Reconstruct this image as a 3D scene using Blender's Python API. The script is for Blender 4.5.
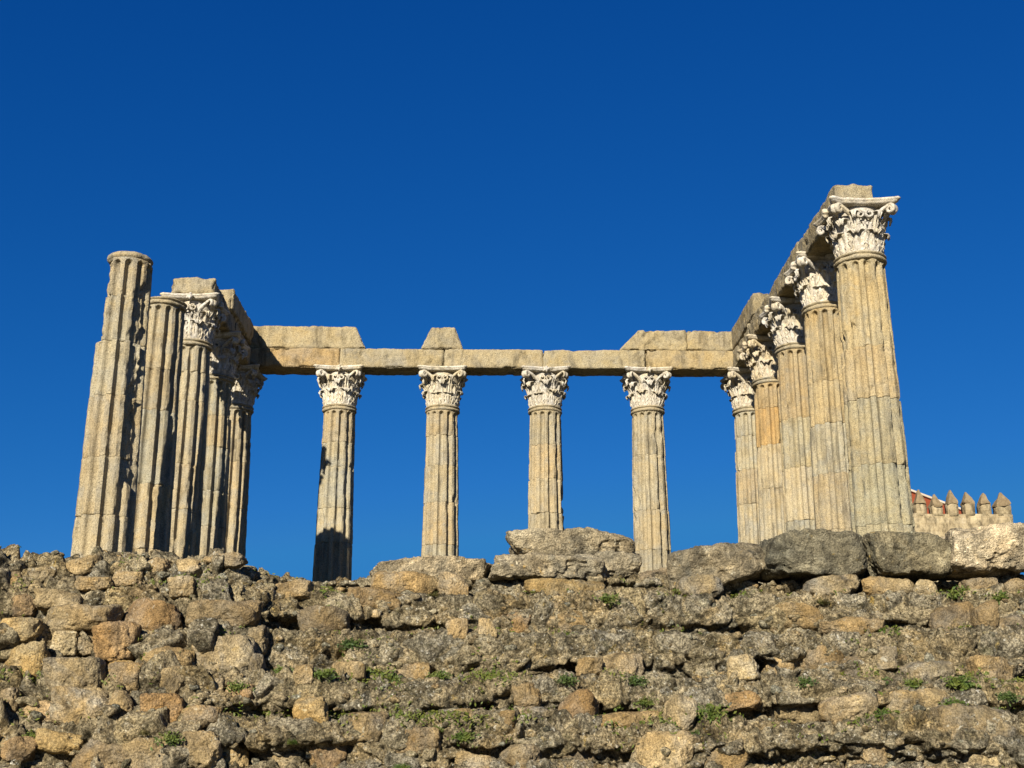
import bpy, bmesh, math, random
import numpy as np
from mathutils import Vector, Matrix

# ------------------------------------------------------------------ camera, sky, sun, exposure
for o in list(bpy.data.objects): bpy.data.objects.remove(o)
SC = bpy.context.scene
COL = SC.collection
rad = math.radians
EYE = 1.65                      # eye height above the ground; heights below are given above the eye ("rel")
F_PX, PITCH, YAW, CX = 1249.5, 0.2977, 0.0187, -0.1193

cam_d = bpy.data.cameras.new('camera')
cam_d.sensor_width = 36.0
cam_d.lens = F_PX / 1024 * 36.0
cam_d.clip_end = 5000
cam = bpy.data.objects.new('camera', cam_d)
COL.objects.link(cam)
cam.location = (CX, 0, EYE)
cam.rotation_euler = (math.pi/2 + PITCH, 0, -YAW)
SC.camera = cam

SUN_EL, SUN_AZ = rad(24.1), rad(19.8)           # azimuth measured from straight behind the camera towards its left
world = bpy.data.worlds.new('World'); SC.world = world
world.use_nodes = True
wn, wl = world.node_tree.nodes, world.node_tree.links
wn.clear()
sky = wn.new('ShaderNodeTexSky'); sky.sky_type = 'NISHITA'; sky.sun_disc = False
sky.sun_elevation = SUN_EL
sky.sun_rotation = math.pi + SUN_AZ
sky.air_density = 1.0; sky.dust_density = 0.0; sky.ozone_density = 4.0; sky.altitude = 300
sep = wn.new('ShaderNodeSeparateColor'); comb = wn.new('ShaderNodeCombineColor')   # deeper, purer blue of a dry winter sky
for ch, (kk, ex, top) in enumerate(((.0426, 2.0, 2.7), (.431, 1.0, 5.0), (1.288, .75, 7.0))):
    mn = wn.new('ShaderNodeMath'); mn.operation = 'MINIMUM'; mn.inputs[1].default_value = top
    pw = wn.new('ShaderNodeMath'); pw.operation = 'POWER'; pw.inputs[1].default_value = ex
    ml = wn.new('ShaderNodeMath'); ml.operation = 'MULTIPLY'; ml.inputs[1].default_value = kk
    wl.new(sep.outputs[ch], mn.inputs[0]); wl.new(mn.outputs[0], pw.inputs[0]); wl.new(pw.outputs[0], ml.inputs[0]); wl.new(ml.outputs[0], comb.inputs[ch])
bg = wn.new('ShaderNodeBackground'); bg.inputs[1].default_value = 0.05
wo = wn.new('ShaderNodeOutputWorld')
wl.new(sky.outputs[0], sep.inputs[0]); wl.new(comb.outputs[0], bg.inputs[0]); wl.new(bg.outputs[0], wo.inputs[0])

sl = bpy.data.lights.new('sun', 'SUN'); sl.energy = 5.0; sl.angle = rad(0.5); sl.color = (1.0, 0.915, 0.78)
sun = bpy.data.objects.new('sun', sl); COL.objects.link(sun)
sdir = Vector((-math.sin(SUN_AZ)*math.cos(SUN_EL), -math.cos(SUN_AZ)*math.cos(SUN_EL), math.sin(SUN_EL)))
sun.rotation_euler = sdir.to_track_quat('Z', 'Y').to_euler()
sun.location = (-20, -40, 30)

SC.view_settings.view_transform = 'Standard'
try: SC.view_settings.look = 'None'
except Exception: pass
SC.view_settings.exposure = 0.99
SC.view_settings.gamma = 1.0
SC.view_settings.use_curve_mapping = False

# ------------------------------------------------------------------ numpy noise
def _h(ix, iy, iz, seed):
    h = (ix.astype(np.int64)*374761393 + iy.astype(np.int64)*668265263 + iz.astype(np.int64)*2147483647 + seed*1274126177) & 0xffffffff
    h = ((h ^ (h >> 13))*1274126177) & 0xffffffff
    h = ((h ^ (h >> 16))*2246822519) & 0xffffffff
    h = h ^ (h >> 15)
    return (h & 0xffffff).astype(np.float64)/0xffffff

def vnoise(P, seed=0):
    P = np.asarray(P, float)
    I = np.floor(P).astype(np.int64); f = P - I
    u = f*f*f*(f*(f*6-15)+10)
    r = 0
    for a in (0, 1):
        wx = u[..., 0] if a else 1-u[..., 0]
        for b in (0, 1):
            wy = u[..., 1] if b else 1-u[..., 1]
            for c in (0, 1):
                wz = u[..., 2] if c else 1-u[..., 2]
                r = r + wx*wy*wz*_h(I[..., 0]+a, I[..., 1]+b, I[..., 2]+c, seed)
    return r*2-1

_ROT = np.array([[0.36, 0.48, -0.8], [-0.8, 0.6, 0.0], [0.48, 0.64, 0.6]])
def fbm(P, scale=1.0, octv=4, gain=0.5, seed=0, ridged=False):
    Q = np.asarray(P, float)*scale; a = 1.0; r = 0; t = 0
    for k in range(octv):
        n = vnoise(Q, seed+k*17)
        if ridged: n = 1-2*np.abs(n)
        r = r + a*n; t += a
        a *= gain; Q = (Q @ _ROT.T)*2.03 + 11.7
    return r/t*1.6

def worley(P, seed=0):
    P = np.asarray(P, float); I = np.floor(P).astype(np.int64)
    n = P.shape[0]
    F1 = np.full(n, 9.0); F2 = np.full(n, 9.0); ID = np.zeros(n); V = np.zeros((n, 3))
    for a in (-1, 0, 1):
        for b in (-1, 0, 1):
            for c in (-1, 0, 1):
                J = I + np.array([a, b, c])
                C = np.stack([J[:, k] + 0.08 + 0.84*_h(J[:, 0], J[:, 1], J[:, 2], seed+k*31) for k in range(3)], 1)
                D = P - C; d = np.sqrt((D*D).sum(1))
                m = d < F1
                F2 = np.where(m, F1, np.minimum(F2, d))
                F1 = np.where(m, d, F1)
                ID = np.where(m, _h(J[:, 0], J[:, 1], J[:, 2], seed+99), ID)
                V = np.where(m[:, None], D, V)
    return F1, F2, ID, V

def smooth(a, b, x):
    t = np.clip((x-a)/(b-a), 0, 1); return t*t*(3-2*t)

# ------------------------------------------------------------------ mesh helpers
def link(name, me, mat=None, parent=None, loc=(0, 0, 0), rot=(0, 0, 0)):
    o = bpy.data.objects.new(name, me); COL.objects.link(o)
    if mat and me and not me.materials: me.materials.append(mat)
    o.location = loc; o.rotation_euler = rot
    if parent: o.parent = parent
    return o

def np_mesh(name, V, Fq, smooth_sh=True, tint=None):
    V = np.asarray(V, np.float32).reshape(-1, 3); Fq = np.asarray(Fq, np.int32)
    k = Fq.shape[1]
    me = bpy.data.meshes.new(name)
    me.vertices.add(len(V)); me.vertices.foreach_set('co', V.ravel())
    me.loops.add(Fq.size); me.loops.foreach_set('vertex_index', Fq.ravel())
    me.polygons.add(len(Fq))
    me.polygons.foreach_set('loop_start', np.arange(0, Fq.size, k, dtype=np.int32))
    me.polygons.foreach_set('loop_total', np.full(len(Fq), k, np.int32))
    me.polygons.foreach_set('use_smooth', np.full(len(Fq), smooth_sh))
    me.update(calc_edges=True); me.validate()
    if tint is not None:
        ca = me.color_attributes.new('tint', 'FLOAT_COLOR', 'POINT')
        T = np.ones((len(V), 4), np.float32); T[:, :3] = tint
        ca.data.foreach_set('color', T.ravel())
    return me

def grid_faces(n, m, wrap=False, off=0):
    i = np.arange(n-1)[:, None]; mm = m if wrap else m-1
    j = np.arange(mm)[None, :]; j2 = (j+1) % m
    return (np.stack([i*m+j+0*j2, i*m+j2, (i+1)*m+j2, (i+1)*m+j], -1).reshape(-1, 4) + off)

def merge(parts):
    Vs, Fs, o = [], [], 0
    for V, F in parts:
        V = np.asarray(V, float).reshape(-1, 3)
        Vs.append(V); Fs.append(np.asarray(F)+o); o += len(V)
    return np.concatenate(Vs), np.concatenate(Fs)

def weld(me, d=1e-4):
    bm = bmesh.new(); bm.from_mesh(me)
    bmesh.ops.remove_doubles(bm, verts=bm.verts, dist=d)
    bmesh.ops.recalc_face_normals(bm, faces=bm.faces)
    for f in bm.faces: f.smooth = True
    bm.to_mesh(me); bm.free(); return me

def lathe(prof, n=64):
    prof = np.asarray(prof, float)
    a = np.linspace(0, 2*np.pi, n, endpoint=False)
    V = np.stack([prof[:, 0:1]*np.cos(a), prof[:, 0:1]*np.sin(a), np.repeat(prof[:, 1:2], n, 1)], -1)
    return V.reshape(-1, 3), grid_faces(len(prof), n, True)

def empty(name, loc, label, cat, group=None, rz=0):
    o = bpy.data.objects.new(name, None); COL.objects.link(o)
    o.empty_display_size = 0.3
    o.location = loc; o.rotation_euler = (0, 0, rz)
    return tag(o, label, cat, group, 'thing')

def tag(o, label=None, cat=None, group=None, kind=None):
    if label: o['label'] = label
    if cat: o['category'] = cat
    if group: o['group'] = group
    if kind: o['kind'] = kind
    elif label: o['kind'] = 'thing'
    return o

_ICO = {}
def ico(sub):
    if sub not in _ICO:
        bm = bmesh.new(); bmesh.ops.create_icosphere(bm, subdivisions=sub, radius=1)
        V = np.array([v.co[:] for v in bm.verts]); F = np.array([[v.index for v in f.verts] for f in bm.faces]); bm.free()
        V /= np.linalg.norm(V, axis=1)[:, None]
        _ICO[sub] = (V, F)
    return _ICO[sub]

def rock(dims, seed, sub=4, planes=13, sharp=11, rough=0.05, boxy=0.0):
    """A broken stone: a ball cut by random planes, worn at the edges and pitted; dims are full sizes in metres."""
    rs = np.random.RandomState(seed)
    D, F = ico(sub)
    N = rs.normal(size=(planes, 3)); N /= np.linalg.norm(N, axis=1)[:, None]
    H = rs.uniform(0.66, 1.0, planes)
    if boxy > 0:
        B = np.array([[1, 0, 0], [-1, 0, 0], [0, 1, 0], [0, -1, 0], [0, 0, 1], [0, 0, -1]], float) + rs.normal(scale=.07, size=(6, 3))
        B /= np.linalg.norm(B, axis=1)[:, None]
        N = np.concatenate([N, B]); H = np.concatenate([H*(1+.45*boxy), np.full(6, 0.80)])
    dn = np.maximum(D @ N.T, 1e-3)/H
    r = ((dn**sharp).sum(1))**(-1.0/sharp)
    r = np.minimum(r, 1.45)
    P = D*r[:, None]
    P = P/np.abs(P).max(0)*0.5*np.asarray(dims)
    m = float(np.mean(dims))
    off = rs.uniform(0, 50, 3)
    d = rough*m*(fbm(P/m+off, 2.2, 5, .55, seed) + .35*fbm(P/m+off, 9, 3, .6, seed+5, True))
    if sub >= 6:
        d = d + .010*m*fbm(P/m+off, 22, 4, .6, seed+11) - .045*m*smooth(.80, .97, fbm(P/m+off, 1.6, 3, .5, seed+13, True)/1.6)
    if sub >= 4:
        d = d - rough*m*.9*smooth(.35, .75, fbm(P/m+off, 5.5, 2, .5, seed+9))
    return P + D*d[:, None], F

# pixel of the photograph -> world point at a given distance forward (used only to read positions off the picture)
def ray(x, y):
    cx, cy = (x-512)/F_PX, (384-y)/F_PX
    d = np.array([cx, math.cos(PITCH)-cy*math.sin(PITCH), math.sin(PITCH)+cy*math.cos(PITCH)])
    c, s = math.cos(YAW), math.sin(YAW)
    return np.array([d[0]*c+d[1]*s, -d[0]*s+d[1]*c, d[2]])
def at(x, y, Y):
    d = ray(x, y); t = Y/d[1]
    return np.array([CX+d[0]*t, Y, EYE+d[2]*t])
def ppm(x, y, Y):                                   # pixels per metre there
    d = ray(x, y); t = Y/d[1]; return F_PX/t

# ------------------------------------------------------------------ materials
class NT:
    def __init__(s, name):
        s.m = bpy.data.materials.new(name); s.m.use_nodes = True
        s.n, s.l = s.m.node_tree.nodes, s.m.node_tree.links
        s.n.clear()
        s.out = s.n.new('ShaderNodeOutputMaterial'); s.b = s.n.new('ShaderNodeBsdfPrincipled')
        s.l.new(s.b.outputs[0], s.out.inputs[0])
        s.tc = s.n.new('ShaderNodeTexCoord'); s.oi = s.n.new('ShaderNodeObjectInfo')
        mu = s.n.new('ShaderNodeMath'); mu.operation = 'MULTIPLY'; mu.inputs[1].default_value = 73.0
        s.l.new(s.oi.outputs['Random'], mu.inputs[0])
        ad = s.n.new('ShaderNodeVectorMath'); ad.operation = 'ADD'
        s.l.new(s.tc.outputs['Object'], ad.inputs[0]); s.l.new(mu.outputs[0], ad.inputs[1])
        s.co = ad.outputs[0]
    def noise(s, scale, detail=6, rough=.6, dist=0.0, vec=None, stretch=None):
        t = s.n.new('ShaderNodeTexNoise'); t.inputs['Scale'].default_value = scale
        t.inputs['Detail'].default_value = detail; t.inputs['Roughness'].default_value = rough
        t.inputs['Distortion'].default_value = dist
        v = vec or s.co
        if stretch:
            mp = s.n.new('ShaderNodeMapping'); mp.inputs['Scale'].default_value = stretch
            s.l.new(v, mp.inputs[0]); v = mp.outputs[0]
        s.l.new(v, t.inputs['Vector']); return t.outputs[0]
    def voro(s, scale, feature='F1', rnd=1.0):
        t = s.n.new('ShaderNodeTexVoronoi'); t.feature = feature
        t.inputs['Scale'].default_value = scale; t.inputs['Randomness'].default_value = rnd
        s.l.new(s.co, t.inputs['Vector']); return t
    def ramp(s, fac, stops, interp='LINEAR'):
        r = s.n.new('ShaderNodeValToRGB'); r.color_ramp.interpolation = interp
        e = r.color_ramp.elements
        while len(e) < len(stops): e.new(.5)
        for k, (p, c) in enumerate(stops):
            e[k].position = p
            e[k].color = (c, c, c, 1) if isinstance(c, (int, float)) else (*c, 1)
        s.l.new(fac, r.inputs[0]); return r.outputs[0]
    def mix(s, fac, a, b, mode='MIX'):
        x = s.n.new('ShaderNodeMix'); x.data_type = 'RGBA'; x.blend_type = mode
        for sock, val in (('Factor', fac), ('A', a), ('B', b)):
            if isinstance(val, (int, float)): x.inputs[sock].default_value = val if sock == 'Factor' else (val, val, val, 1)
            elif isinstance(val, tuple): x.inputs[sock].default_value = (*val, 1)
            else: s.l.new(val, x.inputs[sock])
        return x.outputs['Result']
    def math(s, op, a, b):
        x = s.n.new('ShaderNodeMath'); x.operation = op
        for k, v in enumerate((a, b)):
            if isinstance(v, (int, float)): x.inputs[k].default_value = v
            else: s.l.new(v, x.inputs[k])
        return x.outputs[0]
    def attr(s, name):
        a = s.n.new('ShaderNodeAttribute'); a.attribute_name = name; return a.outputs['Color']
    def finish(s, col, height=None, dist=.01, strength=1.0, rough=.9, spec=.15):
        if col is not None: s.l.new(col, s.b.inputs['Base Color'])
        s.b.inputs['Roughness'].default_value = rough
        s.b.inputs['Specular IOR Level'].default_value = spec
        if height is not None:
            bp = s.n.new('ShaderNodeBump'); bp.inputs['Distance'].default_value = dist; bp.inputs['Strength'].default_value = strength
            s.l.new(height, bp.inputs['Height']); s.l.new(bp.outputs[0], s.b.inputs['Normal'])
        return s.m

def granite(name, base=(.50, .41, .27), warm=(.52, .37, .19), grey=(.36, .33, .27), dark=(.12, .10, .08), stain=.5, lichen=.35, bump=.012, tinted=False, streak=0.0, mottle=0.0):
    t = NT(name)
    c = t.mix(t.ramp(t.noise(1.1, 5, .6, .3), [(.36, 0), (.62, 1)]), base, warm)
    c = t.mix(t.ramp(t.noise(2.3, 6, .65, .5), [(.45, 0), (.68, 1)]), c, grey)
    # dark weathering streaks and blotches
    st = t.ramp(t.noise(3.0, 8, .72, .4, stretch=(1, 1, .45)), [(.52, 0), (.70, 1)])
    c = t.mix(t.math('MULTIPLY', st, stain), c, dark)
    if streak:                                         # dark rain streaks running down the stone
        sk = t.ramp(t.noise(7, 6, .65, .2, stretch=(1, 1, .10)), [(.50, 0), (.64, 1)])
        sm = t.ramp(t.noise(.9, 3, .5), [(.42, .1), (.6, 1)])
        c = t.mix(t.math('MULTIPLY', t.math('MULTIPLY', sk, sm), streak), c, dark)
    if mottle:                                         # crusts of pale and dark lichen
        mo = t.ramp(t.noise(5.5, 9, .76, .5), [(.40, .42), (.50, .95), (.57, 1.2), (.66, 2.2)])
        c = t.mix(mottle, c, t.mix(1.0, c, mo, 'MULTIPLY'))
    # crystal grain of the granite
    g = t.ramp(t.noise(60, 4, .75), [(.36, .42), (.5, 1.0), (.64, 1.42)])
    c = t.mix(1.0, c, g, 'MULTIPLY')
    # pale lichen rosettes
    li = t.ramp(t.noise(14, 6, .7, .6), [(.60, 0), (.66, 1)])
    lm = t.ramp(t.noise(1.7, 3, .5), [(.45, 0), (.6, 1)])
    c = t.mix(t.math('MULTIPLY', t.math('MULTIPLY', li, lm), lichen), c, (.42, .39, .30))
    ol = t.ramp(t.noise(9, 5, .7, .5), [(.64, 0), (.70, 1)])
    c = t.mix(t.math('MULTIPLY', ol, lichen*.8), c, (.31, .205, .06))
    c = t.mix(1.0, c, t.oi.outputs['Color'], 'MULTIPLY')
    if tinted: c = t.mix(1.0, c, t.attr('tint'), 'MULTIPLY')
    v = t.voro(38)
    h = t.math('ADD', t.math('MULTIPLY', t.noise(9, 9, .68), 1.0), t.math('MULTIPLY', v.outputs['Distance'], .25))
    h = t.math('ADD', h, t.math('MULTIPLY', t.noise(60, 4, .7), .22))
    return t.finish(c, h, bump*3.0, .9, .92, .12)

M_SHAFT = granite('weathered granite shaft', (0.304, 0.264, 0.174), (0.300, 0.239, 0.135), (0.244, 0.224, 0.170), (0.065, 0.054, 0.035), .55, .30, .010, streak=.55)
M_BEAM = granite('weathered granite beam', (0.304, 0.270, 0.190), (0.291, 0.231, 0.126), (0.231, 0.209, 0.161), (0.061, 0.052, 0.035), .85, .40, .014, streak=.5)
M_BLOCK = granite('lichened granite block', (.205, .182, .135), (.215, .175, .112), (.105, .099, .080), (.030, .026, .020), .80, 1.0, .026, mottle=.9)
M_STONE = granite('rubble stone', (0.278, 0.223, 0.129), (0.265, 0.187, 0.087), (0.209, 0.187, 0.144), (0.037, 0.029, 0.017), .80, .85, .018, mottle=.55)

def marble():
    t = NT('weathered white marble')
    c = t.mix(t.ramp(t.noise(2.2, 5, .6), [(.38, 0), (.65, 1)]), (.56, .525, .45), (.51, .435, .29))
    st = t.ramp(t.noise(7, 8, .74, .4), [(.45, 0), (.66, 1)])
    c = t.mix(t.math('MULTIPLY', st, .66), c, (0.104, 0.087, 0.065))
    c = t.mix(1.0, c, t.ramp(t.noise(55, 3, .6), [(.38, .62), (.56, 1.08)]), 'MULTIPLY')
    c = t.mix(1.0, c, t.oi.outputs['Color'], 'MULTIPLY')
    h = t.math('ADD', t.noise(22, 8, .65), t.math('MULTIPLY', t.noise(70, 3, .6), .3))
    return t.finish(c, h, .018, .9, .75, .25)
M_MARBLE = marble()

def rubble_mat():
    t = NT('rubble masonry and mortar')
    c = t.mix(t.ramp(t.noise(.7, 5, .6, .3), [(.36, 0), (.64, 1)]), (.290, .243, .150), (.240, .207, .134))
    c = t.mix(t.ramp(t.noise(1.9, 6, .6, .4), [(.50, 0), (.68, .8)]), c, (0.287, 0.209, 0.096))
    st = t.ramp(t.noise(4.0, 9, .74, .6), [(.46, 0), (.60, 1)])
    c = t.mix(t.math('MULTIPLY', st, .84), c, (0.030, 0.027, 0.016))
    st2 = t.ramp(t.noise(15, 7, .74, .5), [(.48, 0), (.62, 1)])
    c = t.mix(t.math('MULTIPLY', st2, .78), c, (0.044, 0.033, 0.018))
    li = t.ramp(t.noise(19, 6, .72, .5), [(.58, 0), (.63, 1)])
    lm = t.ramp(t.noise(1.3, 3, .5), [(.40, .15), (.6, 1)])
    c = t.mix(t.math('MULTIPLY', t.math('MULTIPLY', li, lm), .95), c, (.42, .395, .31))
    yl = t.ramp(t.noise(6.5, 7, .7, .4), [(.61, 0), (.69, 1)])
    c = t.mix(t.math('MULTIPLY', yl, .65), c, (0.304, 0.213, 0.057))
    gm = t.ramp(t.noise(3.3, 6, .7, .2), [(.60, 0), (.72, 1)])
    c = t.mix(t.math('MULTIPLY', gm, .55), c, (0.074, 0.074, 0.024))
    c = t.mix(1.0, c, t.ramp(t.noise(42, 5, .75), [(.37, .25), (.5, 1.0), (.62, 1.75)]), 'MULTIPLY')
    c = t.mix(1.0, c, t.attr('tint'), 'MULTIPLY')
    v = t.voro(17)
    h = t.math('ADD', t.noise(11, 10, .74), t.math('MULTIPLY', v.outputs['Distance'], .5))
    h = t.math('ADD', h, t.math('MULTIPLY', t.noise(45, 5, .7), .45))
    return t.finish(c, h, .06, 1.0, .95, .08)
M_RUBBLE = rubble_mat()

def plain(name, c1, c2, scale=3, bump=.01, rough=.9):
    t = NT(name)
    c = t.mix(t.ramp(t.noise(scale, 7, .65, .3), [(.38, 0), (.64, 1)]), c1, c2)
    return t.finish(c, t.noise(scale*6, 6, .65), bump, .8, rough, .1)
M_GROUND = plain('dry gravel ground', (0.148, 0.126, 0.083), (0.104, 0.096, 0.052), 1.5, .03)
def wall_mat():
    t = NT('old ashlar wall')
    c = t.mix(t.ramp(t.noise(.8, 7, .65, .3), [(.38, 0), (.64, 1)]), (0.383, 0.318, 0.196), (0.270, 0.217, 0.131))
    st = t.ramp(t.noise(1.1, 8, .72, .3, stretch=(1, 1, .3)), [(.48, 0), (.66, 1)])
    c = t.mix(t.math('MULTIPLY', st, .55), c, (0.087, 0.065, 0.044))
    li = t.ramp(t.noise(2.4, 6, .7), [(.56, 0), (.66, 1)])
    c = t.mix(t.math('MULTIPLY', li, .5), c, (0.392, 0.339, 0.235))
    jv = t.n.new('ShaderNodeTexBrick'); jv.inputs['Scale'].default_value = .55; jv.inputs['Color1'].default_value = (1, 1, 1, 1); jv.inputs['Color2'].default_value = (.90, .88, .84, 1); jv.inputs['Mortar'].default_value = (.86, .83, .78, 1); jv.inputs['Mortar Size'].default_value = .02
    mp = t.n.new('ShaderNodeMapping'); mp.inputs['Rotation'].default_value = (math.pi/2, 0, 0); t.l.new(t.tc.outputs['Object'], mp.inputs[0]); t.l.new(mp.outputs[0], jv.inputs['Vector'])
    c = t.mix(1.0, c, jv.outputs[0], 'MULTIPLY')
    bl = t.ramp(t.noise(2.2, 8, .75, .3, stretch=(1, 1, .5)), [(.40, .45), (.52, 1.0), (.62, 1.2)])
    c = t.mix(1.0, c, bl, 'MULTIPLY')
    return t.finish(c, t.noise(4, 8, .7), .12, .8, .95, .08)
M_WALL = wall_mat()
M_CAP = plain('lichen-covered merlon cap', (0.148, 0.109, 0.061), (0.226, 0.174, 0.100), 3, .06)
M_TILE = plain('red clay roof tile', (0.235, 0.052, 0.022), (0.165, 0.044, 0.019), 4, .04)
M_PLASTER = plain('cream plaster', (0.435, 0.374, 0.287), (0.365, 0.313, 0.226), 1, .01)
def leaf_mat(name, c1, c2):
    t = NT(name)
    c = t.mix(t.ramp(t.noise(9, 3, .5), [(.35, 0), (.65, 1)]), c1, c2)
    t.b.inputs['Subsurface Weight'].default_value = 0.0
    return t.finish(c, None, rough=.6, spec=.25)
M_LEAF = leaf_mat('weed leaf', (.040, .070, .010), (.085, .100, .016))
M_LEAFD = leaf_mat('dark weed leaf', (.028, .052, .010), (.050, .072, .014))
M_MOSS = leaf_mat('ledge moss', (.055, .082, .010), (.10, .105, .018))
M_STEM = leaf_mat('dry weed stem', (.13, .11, .04), (.085, .095, .025))

# ------------------------------------------------------------------ the ground
gv = []
xs = np.concatenate([np.linspace(-1500, -40, 12), np.linspace(-30, 30, 25), np.linspace(40, 1500, 12)])
ys = np.concatenate([np.linspace(-600, -40, 8), np.linspace(-30, 100, 40), np.linspace(130, 2500, 14)])
GX, GY = np.meshgrid(xs, ys)
GP = np.stack([GX, GY, 0*GX], -1); GP[..., 2] = .05*fbm(GP.reshape(-1, 3), .25, 3, .5, 3).reshape(GX.shape)
ground = link('ground', np_mesh('ground', GP, grid_faces(len(ys), len(xs))), M_GROUND)
tag(ground, kind='structure')

# ------------------------------------------------------------------ rubble podium
LEV_C = np.array([-1.8, 0.0, .44, .92, 1.49, 2.04, 2.50])          # course heights above the eye
YC = np.array([12.7, 13.1, 13.4, 14.0, 14.65, 15.35, 16.10])      # foot of each course, centre and right
YL = np.array([12.7, 13.0, 13.25, 13.6, 14.1, 14.6, 15.15])     # and on the solid left part
def left_w(X, z=None):
    X = np.asarray(X, float)
    return 1-smooth(-3.35, -2.45, X)
def rim_z(X):
    X = np.asarray(X, float)
    # heights of the broken rim along the front, left to right
    return np.interp(X, [-12, -7, -5.5, -4.6, -3.5, -3.1, -2.6, -1.5, -.5, 1.2, 2.3, 2.9, 4.0, 7.5, 12],
                        [2.44, 2.44, 2.44, 2.43, 2.37, 2.28, 2.30, 2.31, 2.32, 2.32, 2.32, 2.28, 2.28, 2.24, 2.30])
def course(X, k):
    """front foot and top height of course k at X"""
    w = left_w(X)
    P = np.stack([np.asarray(X, float), np.full(np.shape(X), k*7.3), np.zeros(np.shape(X))], -1)
    jy = .10*fbm(P, .9, 3, .5, 40) * (1+.8*w); jz = .040*fbm(P, .8, 3, .5, 41)
    Y = YC[k]*(1-w) + YL[k]*w + jy
    # a course a little further back toward the right end so the ledges break up
    return Y, jz
def profile_pts(X):
    """polyline (Y, zrel) of the face at X from the ground to the rim, same count for every X"""
    pts = []
    for k in range(1, 7):
        Y, jz = course(X, k)
        Yn, jn = course(X, min(k+1, 6))
        z0 = LEV_C[k-1] + course(X, k-1)[1]
        z1 = LEV_C[k] + jz
        if k == 6: z1 = rim_z(X)
        P3 = np.stack([np.asarray(X, float), np.full(np.shape(X), k*3.1), np.zeros(np.shape(X))], -1)
        cut = .30*smooth(-.45, .25, fbm(P3, 1.1, 3, .55, 44))*(1-.8*left_w(X))
        pts.append((Y + cut, z0)); pts.append((Y + cut*.75 + .02, z0 + .17)); pts.append((Y + .02, z0 + .23))
        pts.append((Y + .08 + .10*(z1-z0), z1 - .03)); pts.append((Y + .13 + .10*(z1-z0), z1))
    return pts
XS = np.concatenate([np.arange(-13, -7.2, .05), np.arange(-7.2, 7.4, .0165), np.arange(7.4, 13, .05)])
pl = profile_pts(XS)
PY = np.stack([p[0]+0*XS for p in pl], 1); PZ = np.stack([p[1]+0*XS for p in pl], 1)
# back over the top
w = left_w(XS)
tops = [(.45, .02), (1.2, .03), (3.0, .06)]
for dy, dz in tops:
    PY = np.concatenate([PY, (PY[:, 29:30]+dy)], 1); PZ = np.concatenate([PZ, (rim_z(XS)+dz)[:, None]], 1)
PY = np.concatenate([PY, np.full((len(XS), 1), 21.0), np.full((len(XS), 1), 36.0)], 1)
PZ = np.concatenate([PZ, np.full((len(XS), 1), 2.62), np.full((len(XS), 1), 2.66)], 1)
# sample counts per segment
cnt = []
for s in range(PY.shape[1]-1):
    if s < 5: cnt.append([8, 4, 64, 3, 10][s])
    elif s < 29: cnt.append([10, 5, 20, 3, 22][s % 5])
    elif s < 32: cnt.append([26, 22, 16][s-29])
    else: cnt.append([10, 14][s-32])
rows = [np.stack([PY[:, 0], PZ[:, 0]], -1)]
for s, c in enumerate(cnt):
    for q in range(1, c+1):
        t = q/c
        rows.append(np.stack([PY[:, s]*(1-t)+PY[:, s+1]*t, PZ[:, s]*(1-t)+PZ[:, s+1]*t], -1))
G = np.stack(rows, 0)                                # rows x X x 2
nr, nx = G.shape[:2]
# soften the steps so that edges are worn
for it in range(4):
    G[1:-1] = .25*G[:-2] + .5*G[1:-1] + .25*G[2:]
B = np.zeros((nr, nx, 3)); B[..., 0] = XS[None]; B[..., 1] = G[..., 0]; B[..., 2] = EYE + G[..., 1]
def gnorm(B):
    du = np.gradient(B, axis=1); dv = np.gradient(B, axis=0)
    n = np.cross(du, dv); return n/np.maximum(np.linalg.norm(n, axis=-1, keepdims=True), 1e-9)
Nn = gnorm(B)
k5 = 9                                                # blur the displacement direction
for it in range(60):
    Nn[1:-1] = (Nn[:-2]+Nn[1:-1]+Nn[2:])/3
Nn /= np.linalg.norm(Nn, axis=-1, keepdims=True)
Bf = B.reshape(-1, 3); Nf = Nn.reshape(-1, 3)
wf = left_w(Bf[:, 0])
face = (1-smooth(17.5, 19.5, Bf[:, 1]))
warp = np.stack([fbm(Bf, 1.6, 3, .5, 60+k) for k in range(3)], 1)
# two sizes of embedded stones with recessed joints
Q = (Bf + .16*warp)*np.array([2.3, 2.0, 3.1])
F1, F2, ID, VV = worley(Q, 5)
edge = smooth(.0, .20, F2-F1)
tilt = (VV*np.stack([np.sin(ID*91), np.cos(ID*57), np.sin(ID*133)], 1)).sum(1)
present = (ID > .25)
wst = .27 + .73*left_w(Bf[:, 0])
d1 = wst*present*edge*(.03+.11*((ID*7.13) % 1)) + wst*.10*tilt*edge*present - .05*(1-edge)
Q2 = (Bf + .07*warp)*np.array([6.2, 6.0, 7.5])
G1, G2, ID2, VV2 = worley(Q2, 6)
e2 = smooth(.0, .24, G2-G1)
tilt2 = (VV2*np.stack([np.sin(ID2*91), np.cos(ID2*57), np.sin(ID2*133)], 1)).sum(1)
d2 = (ID2 > .3)*e2*(.01+.05*((ID2*5.7) % 1)) + .05*tilt2*e2 - .02*(1-e2)
Q3 = (Bf + .03*warp)*np.array([15, 15, 17])
K1, K2, ID3, VV3 = worley(Q3, 7)
e3 = smooth(.0, .3, K2-K1)
d3 = (ID3 > .4)*e3*(.005+.022*((ID3*5.7) % 1))
big = fbm(Bf, .8, 3, .5, 70)
mid = fbm(Bf*np.array([.6, 1, 2.6]), 2.4, 4, .55, 71)
fine = fbm(Bf, 8, 5, .62, 72, True)
hole = smooth(.60, .85, fbm(Bf*np.array([1, 1, 1.5]), 2.6, 3, .55, 73))
small = .35 + .65*(1-present)
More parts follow.
